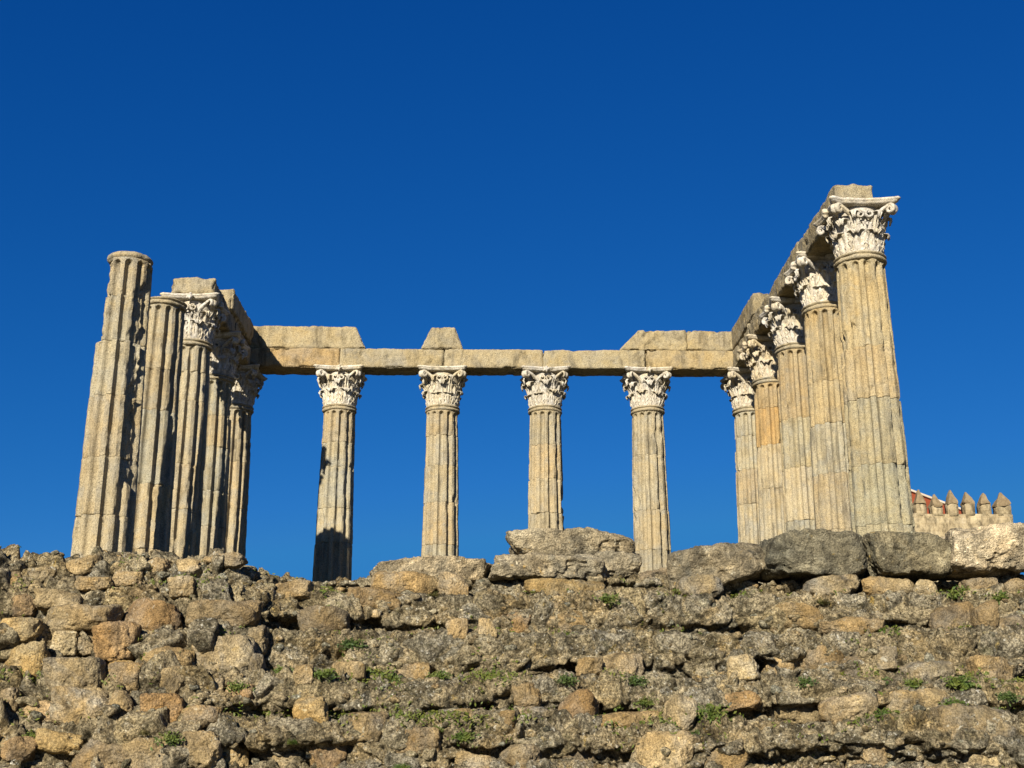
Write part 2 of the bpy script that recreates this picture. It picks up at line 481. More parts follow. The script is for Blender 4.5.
d = .06*big + .055*mid + .024*fine + d1 + d2*small + d3*(.6+.8*(1-present)) - .20*hole
d = d*face + (1-face)*(.05*mid+.02*fine)
PF = Bf + Nf*d[:, None]
rs = np.random.RandomState(3)
tv = .82 + .36*((ID*13.7) % 1)
hue = (ID*29.3) % 1
T = np.stack([tv*(1+.10*(hue-.5)), tv, tv*(1-.25*(hue-.5))], 1)
top_dark = smooth(19.0, 20.5, Bf[:, 1])[:, None]      # unseen platform top behind the rim, tinted dark to cut bounce under the beams
T2 = (.80+.42*((ID2*17.7) % 1))[:, None]*np.array([1.0, .97, .92])
T = np.where((present & (edge > .12))[:, None], T, T2)
T = T*(1-top_dark) + top_dark*np.array([.36, .40, .30])
POD = empty('rubble_podium', (0, 15, 0), 'long ruined podium of rough rubble stones and mortar carrying all the columns', 'podium')
core = np_mesh('rubble_core', PF - np.array([0, 15, 0]), grid_faces(nr, nx), True, T)
link('rubble_core', core, M_RUBBLE, POD)
# plain flanks and back of the podium, below the displaced front sheet
bm = bmesh.new(); bmesh.ops.create_cube(bm, size=1)
bmesh.ops.subdivide_edges(bm, edges=bm.edges, cuts=14, use_grid_fill=True)
for v in bm.verts:
    v.co = Vector((v.co.x*18.6, v.co.y*17.0 + 27.6 - 15, (v.co.z+.5)*(EYE+2.5)))
    n = fbm(np.array([[*v.co]]), .9, 3, .5, 8)[0]
    v.co.x += .1*n*(1 if abs(v.co.x) > 9 else 0); v.co.y += .1*n*(1 if v.co.y > 20 else 0)
me = bpy.data.meshes.new('podium_flank'); bm.to_mesh(me); bm.free()
link('podium_flank', me, M_BLOCK, POD)

# surface finder for placing stones: the displaced sheet seen along a ray
PFg = PF.reshape(nr, nx, 3)
fr = PFg[(slice(None), slice(None))].reshape(-1, 3)
msk = (fr[:, 1] < 19.5) & (fr[:, 2] > .8) & (np.abs(fr[:, 0]) < 9)
fr = fr[msk]
_dx = fr[:, 0]-CX; _y = fr[:, 1]; _z = fr[:, 2]-EYE
_cx = _dx*math.cos(YAW)-_y*math.sin(YAW); _cy = _dx*math.sin(YAW)+_y*math.cos(YAW)
_dep = _cy*math.cos(PITCH)+_z*math.sin(PITCH); _up = -_cy*math.sin(PITCH)+_z*math.cos(PITCH)
_px = 512+F_PX*_cx/_dep; _py = 384-F_PX*_up/_dep
def surf(x, y, r=6):
    m = (np.abs(_px-x) < r) & (np.abs(_py-y) < r)
    if not m.any(): return None
    k = np.where(m)[0]
    dmin = _dep[k].min()
    k = k[_dep[k] < dmin+.35]
    j = k[np.argmin((_px[k]-x)**2+(_py[k]-y)**2)]
    return fr[j]

# stones of the podium that show as single stones: x0, y0, x1, y1 in the photograph, colour
OCH, BRN, GRY, PAL, ORA, YEL, RED, BLU, DRK = (1.02, .97, .86), (.74, .69, .61), (.82, .86, .90), (1.32, 1.32, 1.25), (1.06, .80, .52), (1.18, 1.06, .74), (.95, .82, .70), (.92, .99, 1.10), (.62, .58, .52)
STN = [
 (45,607,122,632,OCH),(129,603,183,643,RED),(95,625,138,660,ORA),(54,633,77,655,PAL),(0,620,39,642,YEL),(9,646,46,685,YEL),(51,660,101,691,GRY),
 (138,649,192,679,OCH),(163,669,187,694,OCH),(197,641,259,680,BLU),(59,690,119,735,PAL),(108,665,146,697,BRN),(143,697,183,725,ORA),(17,703,59,728,RED),
 (183,707,220,725,BRN),(225,684,253,703,ORA),(37,733,82,753,YEL),(77,744,136,775,BRN),(125,739,177,775,OCH),(0,738,34,760,RED),(221,747,248,775,PAL),
 (169,578,194,598,OCH),(192,603,257,632,DRK),(107,694,133,724,OCH),(198,680,223,696,OCH),(67,558,100,575,OCH),(31,569,56,589,GRY),(77,578,112,590,OCH),
 (206,556,245,569,BRN),(144,559,169,577,BRN),(39,592,81,612,OCH),(9,595,37,617,RED),(77,637,96,654,OCH),(108,662,136,676,YEL),(0,572,24,592,BRN),
 (115,572,142,588,OCH),(178,560,204,576,OCH),(118,590,150,604,BRN),(0,690,20,715,BRN),(180,735,220,768,OCH),
 (295,699,329,725,YEL),(332,663,365,682,OCH),(295,666,314,685,OCH),(309,735,343,775,RED),(275,748,307,775,OCH),(455,755,492,775,PAL),(456,710,473,728,OCH),
 (499,711,514,728,OCH),(250,628,266,654,GRY),(250,655,262,679,GRY),(448,620,467,641,OCH),(478,621,496,638,PAL),(272,582,312,600,OCH),(374,573,436,598,OCH),
 (400,663,431,682,OCH),(439,576,467,598,OCH),(345,715,385,740,OCH),(395,730,440,755,BRN),(350,590,400,612,BRN),(300,610,350,640,BRN),
 (726,657,757,680,PAL),(664,697,697,728,PAL),(601,655,644,683,OCH),(514,708,551,728,GRY),(560,694,596,728,RED),(599,713,658,731,OCH),(680,578,720,598,GRY),
 (636,733,692,775,PAL),(500,615,531,635,RED),(539,604,570,629,OCH),(559,612,591,635,OCH),(577,659,601,677,OCH),(511,685,542,707,OCH),(717,693,760,710,RED),
 (528,581,599,601,YEL),(560,740,600,770,BRN),(500,745,540,772,OCH),(700,740,745,770,OCH),
 (807,577,856,596,GRY),(865,581,914,601,OCH),(914,581,937,601,PAL),(962,580,995,598,BRN),(930,604,975,637,BRN),(975,604,996,635,BRN),(996,618,1024,640,DRK),
 (823,620,882,637,OCH),(764,606,821,634,OCH),(877,648,897,669,GRY),(764,649,793,679,OCH),(795,645,838,685,BRN),(838,657,869,685,DRK),(900,663,953,688,GRY),
 (969,659,1012,688,OCH),(885,690,945,716,PAL),(764,690,820,728,OCH),(820,697,876,728,OCH),(938,710,1012,741,GRY),(1006,580,1030,598,OCH),(850,735,900,770,OCH),(960,745,1020,775,PAL)]
for i, (x0, y0, x1, y1, c) in enumerate(STN[:100]):
    xm, ym = (x0+x1)/2, (y0+y1)/2
    p = surf(xm, ym)
    if p is None: p = surf(xm, ym+10, 12)
    if p is None: continue
    pm = ppm(xm, ym, p[1])
    wd, ht = (x1-x0)/pm*1.10, (y1-y0)/pm*1.14
    dp = .75*min(wd, ht)+.22*max(wd, ht)
    big_l = xm < 265
    V, F = rock((wd, dp, ht), 100+i, 5, 15, 14, .062, .05 if i % 3 else .5)
    q = at(xm, ym, p[1] + dp*(.16 if big_l else .40))
    o = link('rubble_stone', np_mesh('rubble_stone', V, F), M_STONE, POD, Vector(q)-Vector((0, 15, 0)), (random.Random(i).uniform(-.08, .08), random.Random(i+7).uniform(-.10, .10), random.Random(i+3).uniform(-.2, .2)))
    c = [(.25+.75*q_) for q_ in c]; kk = random.Random(i+90).uniform(.82, 1.18)*(1.0 if xm < 265 else .90)
    o.color = (c[0]*kk, c[1]*kk, c[2]*kk, 1)
# all the smaller rubble, past counting
rs = np.random.RandomState(11)
parts, tints = [], []
N_SM = 2400
idx = rs.choice(len(fr), N_SM, replace=False)
prot = [rock((1, .8, .8), 900+i, 2, 10, 9, .06) for i in range(14)]
for j in idx:
    p = fr[j]
    s = .035*np.exp(rs.uniform(0, 1.55))
    V, F = prot[rs.randint(14)]
    a, b = rs.uniform(0, 6.28), rs.normal(0, .4)
    R = np.array(Matrix.Rotation(a, 3, 'Z') @ Matrix.Rotation(b, 3, 'X'))
    V = (V @ R.T)*s*np.array([1.25, 1, .95]) + p + np.array([0, s*.12, 0]) - np.array([0, 15, 0])
    parts.append((V, F))
    k = rs.uniform(.75, 1.35); h = rs.uniform(-.12, .12)
    if rs.rand() < .10: k *= 1.3
    tints.append(np.repeat([[k*(1+h), k, k*(1-1.2*h)]], len(V), 0))
V, F = merge(parts)
o = link('small_rubble', np_mesh('small_rubble', V, F, True, np.concatenate(tints)), M_RUBBLE, POD); tag(o, kind='stuff')

# ------------------------------------------------------------------ boulders and dressed blocks on the rim
def boulder(name, box, Y, dep, seed, label, cat='stone block', planes=18, sharp=30, rough=.045, boxy=.62, mat=M_BLOCK, col=(1, 1, 1), rot=(0, 0, 0), sub=6):
    x0, y0, x1, y1 = box
    xm, ym = (x0+x1)/2, (y0+y1)/2
    q = at(xm, ym, Y); pm = ppm(xm, ym, Y)
    V, F = rock(((x1-x0)/pm*1.03, dep, (y1-y0)/pm*1.05), seed, sub, planes, sharp, rough, boxy)
    o = link(name, np_mesh(name, V, F), mat, None, (q[0], Y + dep*.38, q[2]), rot)
    o.color = (*col, 1)
    return tag(o, label, cat, 'stone blocks along the podium rim')
boulder('stone_block', (768, 532, 867, 577), 15.75, .95, 1, 'dark grey weathered block with a squared face in front of the tallest right column', planes=14, sharp=26, boxy=.95, rough=.05, col=(.68, .71, .67))
boulder('stone_block', (871, 530, 954, 575), 15.8, .95, 2, 'grey lichened block between the dark squared block and the pale block below the battlements', planes=14, sharp=26, boxy=.95, rough=.05, col=(.84, .87, .80))
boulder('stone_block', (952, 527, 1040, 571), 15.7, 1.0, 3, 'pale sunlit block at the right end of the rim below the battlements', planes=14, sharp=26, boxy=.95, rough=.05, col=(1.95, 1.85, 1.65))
boulder('boulder', (668, 546, 775, 583), 16.0, 1.1, 4, 'broad rounded grey boulder sloping down to the left before the far right columns', 'boulder', 14, 14, .05, .5, col=(.98, .97, .90), rot=(0, rad(-9), 0))
boulder('boulder', (640, 567, 690, 588), 16.3, .7, 14, 'small brown boulder at the foot of the right free standing back column', 'boulder', 11, 8, .06, .3, col=(1.1, 1.02, .9))
boulder('stone_slab', (367, 556, 490, 584), 16.2, .9, 5, 'long low rounded slab lying before the back row column second from left', 'stone slab', 14, 16, .06, .6, col=(1.45, 1.38, 1.22))
boulder('stone_slab', (490, 552, 603, 577), 16.0, .9, 6, 'lower front slab of the stacked pair at the middle of the rim', 'stone slab', 14, 16, .06, .6, col=(1.5, 1.45, 1.3))
boulder('stone_slab', (509, 527, 637, 557), 16.5, 1.1, 21, 'thick cracked slab topmost of the stack before the back columns', 'stone slab', 15, 20, .045, .35, col=(1.4, 1.36, 1.22))
boulder('stone_slab', (585, 551, 641, 578), 16.4, .9, 8, 'half hidden grey slab under the right end of the topmost slab', 'stone slab', 14, 16, .06, .6, col=(1.3, 1.28, 1.18))

# ------------------------------------------------------------------ columns
A, D0, SP, ZN = 2.8, 22.19, 2.65, 9.285
ZB = EYE + 2.62                                       # top of the podium under the columns
HB = .34                                              # base height
HN = EYE + ZN - ZB                                    # height of the neck ring above the podium
R_B, R_N = .532, .428

def radius(z, k=1.0):
    t = np.clip((z-HB)/(HN-HB), 0, 1)
    return k*(R_B + (R_N-R_B)*(t**1.25))

NFL, PER = 12, 22
def drum_mesh(z0, z1, seed, rk, top_flute, spalls, dz=.04, broken_top=False, phase=0.0):
    n = NFL*PER
    th = np.linspace(0, 2*np.pi, n, endpoint=False)
    m = max(6, int((z1-z0)/dz))
    zz = np.concatenate([[z0, z0+.006, z0+.018], (np.linspace(z0+.035, z1-.035, m) if z1 < HN-.2 else np.concatenate([np.linspace(z0+.035, HN-.34, m, endpoint=False), np.linspace(HN-.34, z1-.035, 22)])), [z1-.018, z1-.006, z1]])
    inset = np.concatenate([[.006, .002, .000], np.zeros(len(zz)-6), [.000, .002, .006]])
    TH, ZZ = np.meshgrid(th, zz); IN = np.repeat(inset[:, None], n, 1)
    R = radius(ZZ, rk)
    P = np.stack([R*np.cos(TH), R*np.sin(TH), ZZ], -1).reshape(-1, 3)
    sh = np.array([seed*3.1, seed*1.7, 0])
    sec = TH/(2*np.pi)*NFL + phase
    u = (sec - np.floor(sec) - .5)*2
    fw = .62                                          # share of each bay that is flute
    uu = u/fw
    wreal = fw*np.pi*R/NFL
    v = np.maximum(0, ZZ-(top_flute-wreal))/wreal
    prof = np.maximum(0, 1-uu**2-v**2)**.40
    # worn arrises: the edge of the flute crumbles here and there
    wear = smooth(.15, .8, fbm(P+sh, 2.3, 4, .6, seed)).reshape(R.shape)
    edge = np.exp(-((np.abs(u)-fw-.05)/.18)**2)
    r = R - .104*prof*rk - .028*edge*wear
    f1 = fbm(P+sh, 1.6, 4, .55, seed+1).reshape(R.shape); f2 = fbm(P+sh, 11, 4, .6, seed+2).reshape(R.shape)
    f3 = fbm(P+sh, 4, 3, .55, seed+3).reshape(R.shape)
    r = r + .006*f1 + .004*f2 - .016*smooth(.55, 1.0, f3)
    r = r - IN*(1+1.2*smooth(.1, .9, fbm(P+sh, 5, 2, .5, seed+4).reshape(R.shape)))
    dj = np.minimum(ZZ-z0, z1-ZZ)
    r = r - .045*np.exp(-dj/.05)*smooth(.35, .8, fbm(P+sh, 3.1, 3, .55, seed+6).reshape(R.shape))
    r = r - .055*smooth(.58, .9, fbm(P*np.array([1, 1, .6])+sh, 2.0, 3, .55, seed+7).reshape(R.shape))*(1-prof)
    for (ta, tw, za, zb, dp) in spalls:
        dt = np.abs((TH-ta+np.pi) % (2*np.pi)-np.pi)
        mk = (1-smooth(tw*.75, tw, dt+.12*f3))*smooth(za-.06, za+.06, ZZ+.07*f3)*(1-smooth(zb-.08, zb+.08, ZZ+.07*f1))
        cut = R - dp + .035*f3 + .018*f2
        r = np.where(mk > 0, r*(1-mk)+np.minimum(r, cut)*mk, r)
    Z = ZZ.copy()
    if broken_top:
        Z = Z - smooth(z1-.12, z1, ZZ)*(.05+.07*f1)
    V = np.stack([r*np.cos(TH), r*np.sin(TH), Z], -1)
    # caps
    parts = [(V.reshape(-1, 3), grid_faces(len(zz), n, True))]
    base_n = len(zz)*n
    Vc = np.concatenate([V.reshape(-1, 3), [[0, 0, z0], [0, 0, Z[-1].mean()]]])
    F = parts[0][1]
    j = np.arange(n)
    top = np.stack([(len(zz)-1)*n+j, (len(zz)-1)*n+(j+1) % n, np.full(n, base_n+1), np.full(n, base_n+1)], -1)
    me = np_mesh('shaft_drum', Vc, F)
    bm = bmesh.new(); bm.from_mesh(me); bm.verts.ensure_lookup_table()
    for k in range(n):
        bm.faces.new((bm.verts[(len(zz)-1)*n+k], bm.verts[(len(zz)-1)*n+(k+1) % n], bm.verts[base_n+1]))
        bm.faces.new((bm.verts[(k+1) % n], bm.verts[k], bm.verts[base_n]))
    bm.to_mesh(me); bm.free()
    return me

def ring_mesh(rk, seed, broken=False, worn=False):
    r = R_N*rk - (.06 if worn else 0)
    prof = [(r-.05, -.09), (r+.006, -.082), (r+.032, -.072), (r+.046, -.050), (r+.046, -.030), (r+.030, -.012), (r+.012, -.004), (r+.006, .008), (r+.014, .018), (r+.040, .028), (r+.046, .044), (r+.036, .060), (r+.012, .070), (r-.06, .082), (.02, .084)] if not worn else [(r-.03, -.085), (r+.004, -.075), (r+.012, -.05), (r+.030, -.040), (r+.048, -.018), (r+.052, .008), (r+.044, .032), (r+.022, .048), (r+.016, .060), (r+.004, .075), (r-.06, .082), (.02, .084 if not broken else .06)]
    V, F = lathe(prof, 120)
    rr = np.linalg.norm(V[:, :2], axis=1)
    d = .008*fbm(V+seed, 4, 4, .6, seed)-.018*smooth(.45, 1, fbm(V+seed*2, 3, 2, .5, seed+1))
    if broken: d = d*1.8 - .02*smooth(.2, .9, fbm(V+seed, 2.2, 2, .5, seed+8))
    V[:, 0] *= 1+d/np.maximum(rr, .1); V[:, 1] *= 1+d/np.maximum(rr, .1)
    V[:, 2] += .008*fbm(V+seed, 5, 3, .6, seed+3)
    return np_mesh('astragal', V, F)

def base_mesh():
    q = .69
    s = [(-q, -q), (q, -q), (q, q), (-q, q)]
    V, F = lathe([(.30, .10), (.66, .10), (.70, .13), (.70, .17), (.66, .205), (.60, .215), (.585, .24), (.60, .265), (.63, .28), (.63, .31), (.60, .335), (.555, .345), (.30, .345)], 96)
    V2 = np.array([(x, y, z) for z in (0, .11) for x, y in s], float)
    F2 = np.array([(0, 1, 5, 4), (1, 2, 6, 5), (2, 3, 7, 6), (3, 0, 4, 7), (4, 5, 6, 7), (3, 2, 1, 0)])
    V, F = merge([(V, F), (V2, F2)])
    V += .01*np.stack([fbm(V+k*9, 5, 3, .6, k) for k in range(3)], 1)
    return np_mesh('base', V, F, True)
ME_BASE = base_mesh()

# --- Corinthian capital, local z = 0 at the top of the ring, height HC
HC = EYE + 10.385 - (EYE + ZN) - .075
RC = R_N
def bell_mesh(seed):
    z = np.linspace(0, .90*HC, 26); t = z/(.9*HC)
    r = RC*(.96 + .01*t + .09*t**3.2)
    prof = [(.05, 0)] + list(zip(r, z)) + [(.05, .9*HC)]
    V, F = lathe(prof, 72)
    d = .012*fbm(V+seed, 7, 4, .6, seed)
    rr = np.maximum(np.linalg.norm(V[:, :2], axis=1), .1)
    V[:, 0] *= 1+d/rr; V[:, 1] *= 1+d/rr
    return np_mesh('bell', V, F)
def leaf_mesh(hh, wid, r0, seed, curl=1.0, chip=0.0):
    """acanthus leaf standing against the bell, facing +x; hh height, wid half width"""
    nu, nv = 17, 30
    u = np.linspace(-1, 1, nu); t = np.linspace(0, 1, nv)
    # spine: up the bell, then out and over
    sp_r = np.interp(t, [0, .25, .5, .68, .80, .88, .94, 1.0], [0.0, .012, .028, .055, .105, .155, .172, .158*1.0])
    sp_z = np.interp(t, [0, .25, .5, .68, .80, .88, .94, 1.0], [0, .31, .62, .83, .955, .97, .90, .80])
    for _ in range(2):
        sp_r[1:-1] = .25*sp_r[:-2]+.5*sp_r[1:-1]+.25*sp_r[2:]; sp_z[1:-1] = .25*sp_z[:-2]+.5*sp_z[1:-1]+.25*sp_z[2:]
    sp_r = sp_r*curl*(hh/.5)**.5; sp_z = sp_z*hh
    lobes = .5+.5*np.cos(t*2*np.pi*4.5)
    wv = wid*(.80+.30*np.sin(np.pi*np.clip(t*1.05, 0, 1)))*np.where(t > .75, 1-.75*((t-.75)/.25)**1.4, 1)
    W = wv[:, None]*(1-.26*lobes[:, None]*np.abs(u[None])**3)
    ang = (u[None]*W)/(r0+.02)                         # wraps round the bell
    lift = .030*np.exp(-(u[None]/.16)**2) - .012*np.cos(np.abs(u[None])*np.pi*3.0 + t[:, None]*5.0) + .028*np.abs(u[None])**2.5*(.4+lobes[:, None])
    lift = lift*np.clip(t[:, None]*6, .2, 1)
    bellr = RC*(.96+.20*np.clip(sp_z/(.9*HC), 0, 1)**3.2)[:, None]
    R = bellr + .012 + sp_r[:, None] + lift
    Z = np.repeat(sp_z[:, None], nu, 1) - .05*hh*np.abs(u[None])**2*np.clip((t[:, None]-.5)*2, 0, 1)
    Fr = np.stack([R*np.cos(ang), R*np.sin(ang), Z], -1)
    thick = .030*(1-.4*t)[:, None]
    Bk = np.stack([(R-thick)*np.cos(ang*.97), (R-thick)*np.sin(ang*.97), Z-thick*.7*np.clip((t[:, None]-.6)*2.5, 0, 1)], -1)
    n = nu*nv
    Ff = grid_faces(nv, nu); Fb = grid_faces(nv, nu, off=n)[:, ::-1]
    border = [i*nu for i in range(nv)] + [(nv-1)*nu+j for j in range(1, nu)] + [i*nu+nu-1 for i in range(nv-2, -1, -1)]
    rim = np.array([(border[k], border[k+1], border[k+1]+n, border[k]+n) for k in range(len(border)-1)])
    V = np.concatenate([Fr.reshape(-1, 3), Bk.reshape(-1, 3)]); F = np.concatenate([Ff, Fb, rim])
    V += .009*np.stack([fbm(V*1+seed+k*7, 9, 3, .6, seed+k) for k in range(3)], 1)
    if chip:
        zc = hh*(1-chip); over = V[:, 2] > zc
        V[over, 2] = zc + (V[over, 2]-zc)*.15; 
        x = np.linalg.norm(V[:, :2], axis=1); lim = RC+.10
        V[:, :2] *= np.minimum(1, (lim+.02*fbm(V, 12, 2, .5, seed))/np.maximum(x, .01))[:, None]
    me = np_mesh('acanthus_leaf', V, F); return weld(me, 1e-5)
def sweep(path, wid, thk, name, seed, n=10):
    path = np.asarray(path, float); m = len(path)
    T = np.gradient(path, axis=0); T /= np.linalg.norm(T, axis=1)[:, None]
    S = np.array([0, 1.0, 0]); Nrm = np.cross(T, S); Nrm /= np.linalg.norm(Nrm, axis=1)[:, None]
    a = np.linspace(0, 2*np.pi, n, endpoint=False)
    ca, sa = np.sign(np.cos(a))*np.abs(np.cos(a))**.6, np.sign(np.sin(a))*np.abs(np.sin(a))**.6
    wid = np.broadcast_to(wid, m); thk = np.broadcast_to(thk, m)
    V = path[:, None] + wid[:, None, None]*ca[None, :, None]*S + (thk[:, None]*sa[None])[..., None]*Nrm[:, None]
    V = V.reshape(-1, 3); F = grid_faces(m, n, True)
    V += .007*np.stack([fbm(V+seed+k*7, 11, 3, .6, seed+k) for k in range(3)], 1)
    me = np_mesh(name, V, F)
    bm = bmesh.new(); bm.from_mesh(me); bm.verts.ensure_lookup_table()
    bm.faces.new([bm.verts[k] for k in range(n)][::-1]); bm.faces.new([bm.verts[(m-1)*n+k] for k in range(n)])
    bm.to_mesh(me); bm.free(); return me
def volute_mesh(seed, reach=.86, cut=1.0):
    parts = []
    for sg in (-1, 1):
        p = []
        re_ = reach-.075
        for t in np.linspace(0, 1, 20):               # two straps from either face meet under the corner
            ph = sg*rad(31)*(1-t)**1.1; r = .43+(re_-.43)*t**1.7
            p.append((r*math.cos(ph), r*math.sin(ph)+sg*.038*t, HC*(.46+.415*t**.8)))
        x0, z0 = p[-1][0], p[-1][2]
        cx, cz = x0+.012, z0-.082
        for t in np.linspace(.06, 1, 26):
            if t > cut: break
            a = rad(100) - t*rad(520); r = .086*(1-.70*t)
            p.append((cx+r*math.cos(a), sg*.038, cz+r*math.sin(a)))
        p = np.array(p); m = len(p); s_ = np.linspace(0, 1, m)
        wv = np.interp(s_, [0, .3, .6, 1], [.030, .050, .048, .040]); tk = np.interp(s_, [0, .3, .5, 1], [.026, .034, .034, .022])
        parts.append(sweep(p, wv, tk, 'volute', seed+sg))
    bm = bmesh.new()
    for me in parts: bm.from_mesh(me)
    me = parts[0]; bm.to_mesh(me); bm.free(); bpy.data.meshes.remove(parts[1])
    for f in me.polygons: f.use_smooth = True
    return me
def helix_mesh(seed):
    p = []
    for t in np.linspace(0, 1, 12): p.append((.40+.07*t+.03*t*t, .20*(1-t)**1.3+.10*t, HC*(.46+.32*t**.8)))
    x0, y0, z0 = p[-1]
    for t in np.linspace(.08, 1, 18):
        a = rad(90)+t*rad(430); r = .085*(1-.65*t)
        p.append((x0+.02, y0-.005+r*math.cos(a)*-1*-1, z0-.085+r*math.sin(a)))
    p = np.array(p); m = len(p)
    T = np.gradient(p, axis=0); T /= np.linalg.norm(T, axis=1)[:, None]
    S = np.array([1.0, 0, 0]); Nrm = np.cross(T, S); Nrm /= np.maximum(np.linalg.norm(Nrm, axis=1)[:, None], 1e-6)
    a = np.linspace(0, 2*np.pi, 8, endpoint=False)
    w_ = np.interp(np.linspace(0, 1, m), [0, .4, 1], [.03, .045, .05])
    V = p[:, None] + (w_[:, None]*np.cos(a)[None])[..., None]*S + (.022*np.sin(a))[None, :, None]*Nrm[:, None]
    V = V.reshape(-1, 3); V2 = V*np.array([1, -1, 1])
    F = grid_faces(m, 8, True)
    V, F = merge([(V, F), (V2, F[:, ::-1])])
    V += .006*np.stack([fbm(V+seed+k*7, 12, 3, .6, seed+k) for k in range(3)], 1)
    return np_mesh('helix', V, F)
def abacus_mesh(seed):
    W = .675; pts = []
    for k in range(4):
        c, s = math.cos(k*math.pi/2), math.sin(k*math.pi/2)
        for t in np.linspace(-1, 1, 19):
            x, y = W-.105*(1-t*t)+0.0, t*(W-.055)
            pts.append((c*x-s*y, s*x+c*y))
    pts = np.array(pts); n = len(pts)
    zz = [(.86, .895), (.93, .905), (.955, .92), (.97, .936), (.975, .945), (1.0, .955), (1.015, .97), (1.015, .995), (1.0, 1.0), (.3, 1.001)]
    V = np.concatenate([np.column_stack([pts*k, np.full(n, z*HC)]) for k, z in zz] + [np.column_stack([pts*.3, np.full(n, .895*HC)])])
    order = [len(zz)] + list(range(len(zz)))
    V = V.reshape(len(zz)+1, n, 3)[order]
    F = grid_faces(len(zz)+1, n, True); V = V.reshape(-1, 3)
    out = V.copy(); out[:, 2] *= .2
    d = .014*fbm(V+seed, 5, 4, .6, seed) - .09*smooth(.15, 1, fbm(V+seed*3, 2.6, 3, .5, seed+2))
    rr = np.maximum(np.linalg.norm(V[:, :2], axis=1), .1)
    V[:, 0] *= 1+d/rr; V[:, 1] *= 1+d/rr; V[:, 2] += .006*fbm(V+seed, 6, 3, .6, seed+5)*(V[:, 2] < .99*HC)
    return np_mesh('abacus', V, F)
def fleuron_mesh(seed):
    D, F = ico(3)
    a = np.arctan2(D[:, 2], D[:, 1]); rr = np.sqrt(D[:, 1]**2+D[:, 2]**2)
    r = 1+.22*np.cos(5*a)*rr - .35*np.exp(-(rr/.3)**2)*(D[:, 0] > 0)
    V = D*r[:, None]*np.array([.07, .085, .085]) + np.array([.60, 0, .93*HC])
    V += .012*np.stack([fbm(V+seed+k*7, 9, 3, .6, seed+k) for k in range(3)], 1)
    return np_mesh('fleuron', V, F)

VAR = []
for s in range(3):
    VAR.append(dict(bell=bell_mesh(s+200), low=[leaf_mesh(.42*HC, .165, RC, 210+s*9, .95), leaf_mesh(.38*HC, .16, RC, 214+s*9, .85, .22 if s else .0)],
        high=[leaf_mesh(.66*HC, .150, RC, 230+s*9, 1.0), leaf_mesh(.64*HC, .15, RC, 236+s*9, .9, .16)],
        vol=[volute_mesh(250+s, .77+.03*s), volute_mesh(255+s, .76, .35)], cal=[leaf_mesh(.80*HC, .085, RC, 290+s*7, .80), leaf_mesh(.78*HC, .085, RC, 293+s*7, .7, .2)], hel=helix_mesh(260+s), aba=abacus_mesh(270+s), fle=fleuron_mesh(280+s)))

def capital(col, z, seed, rk, tone):
    rs = random.Random(seed); v = VAR[seed % 3]
    q_ = rs.uniform(.84, 1.04); tone = tuple(x*q_ for x in tone)
    cap = link('capital', v['bell'], M_MARBLE, col, (0, 0, z), (0, 0, 0))
    cap.scale = (min(rk, 1.0),)*2 + (1,)
    def put(name, me, ang):
        o = link(name, me, M_MARBLE, cap, (0, 0, 0), (0, 0, ang)); o.color = (*tone, 1); return o
    cap.color = (*tone, 1)
    for k in range(8):
        put('acanthus_leaf', v['low'][1 if rs.random() < .35 else 0], (k+.5)*math.pi/4 + rs.uniform(-.04, .04))
        put('acanthus_leaf', v['high'][1 if rs.random() < .38 else 0], k*math.pi/4 + rs.uniform(-.04, .04))
    for k in range(8): put('acanthus_leaf', v['cal'][1 if rs.random() < .3 else 0], (k+.5)*math.pi/4 + rs.uniform(-.05, .05))
    for k in range(4):
        put('volute', v['vol'][1 if rs.random() < .3 else 0], math.pi/4 + k*math.pi/2)
        put('helix', v['hel'], k*math.pi/2)
        if rs.random() > .3: put('fleuron', v['fle'], k*math.pi/2)
    put('abacus', v['aba'], (seed % 4)*math.pi/2)
    return cap

def column(X, Y, label, seed, joints=None, rk=1.0, has_cap=True, tints=None, spalls=(), group='fluted columns of the ruined temple', tone=(1, 1, 1)):
    rs = random.Random(seed*13+5)
    c = empty('column', (X, Y, ZB - (.08 if seed == 10 else 0)), label, 'column', group)
    link('base', ME_BASE, M_SHAFT, c)
    z1 = HN-.07
    if joints is None:
        js = [HB]; 
        while js[-1] < z1-1.9: js.append(js[-1]+rs.uniform(.85, 1.55))
        if z1-js[-1] > 1.25: js.append((js[-1]+z1)/2+rs.uniform(-.12, .12))
        joints = js + [z1]
    near = Y < 29
    for k in range(len(joints)-1):
        me = drum_mesh(joints[k]+.0008, joints[k+1]-.0008, seed*20+k, rk, HN-.115, spalls, .035 if near else .05, phase=.5 if seed % 2 else 0.0)
        o = link('shaft_drum', me, M_SHAFT, c, (rs.uniform(-.008, .008), rs.uniform(-.008, .008), 0))
        g = rs.uniform(.90, 1.08); h = rs.uniform(-.05, .05)
        o.color = (g*(1+h), g, g*(1-1.3*h), 1)
        if tints and k in tints: o.color = (*tints[k], 1)
    link('astragal', ring_mesh(rk, seed, not has_cap, seed == 10), M_SHAFT, c, (0, 0, HN))
    if has_cap: capital(c, HN+.075, seed, rk, tone)
    return c

HX = 2.5*A
def ang(dx, dy): return math.atan2(dy, dx)
CAMSIDE = -math.pi/2
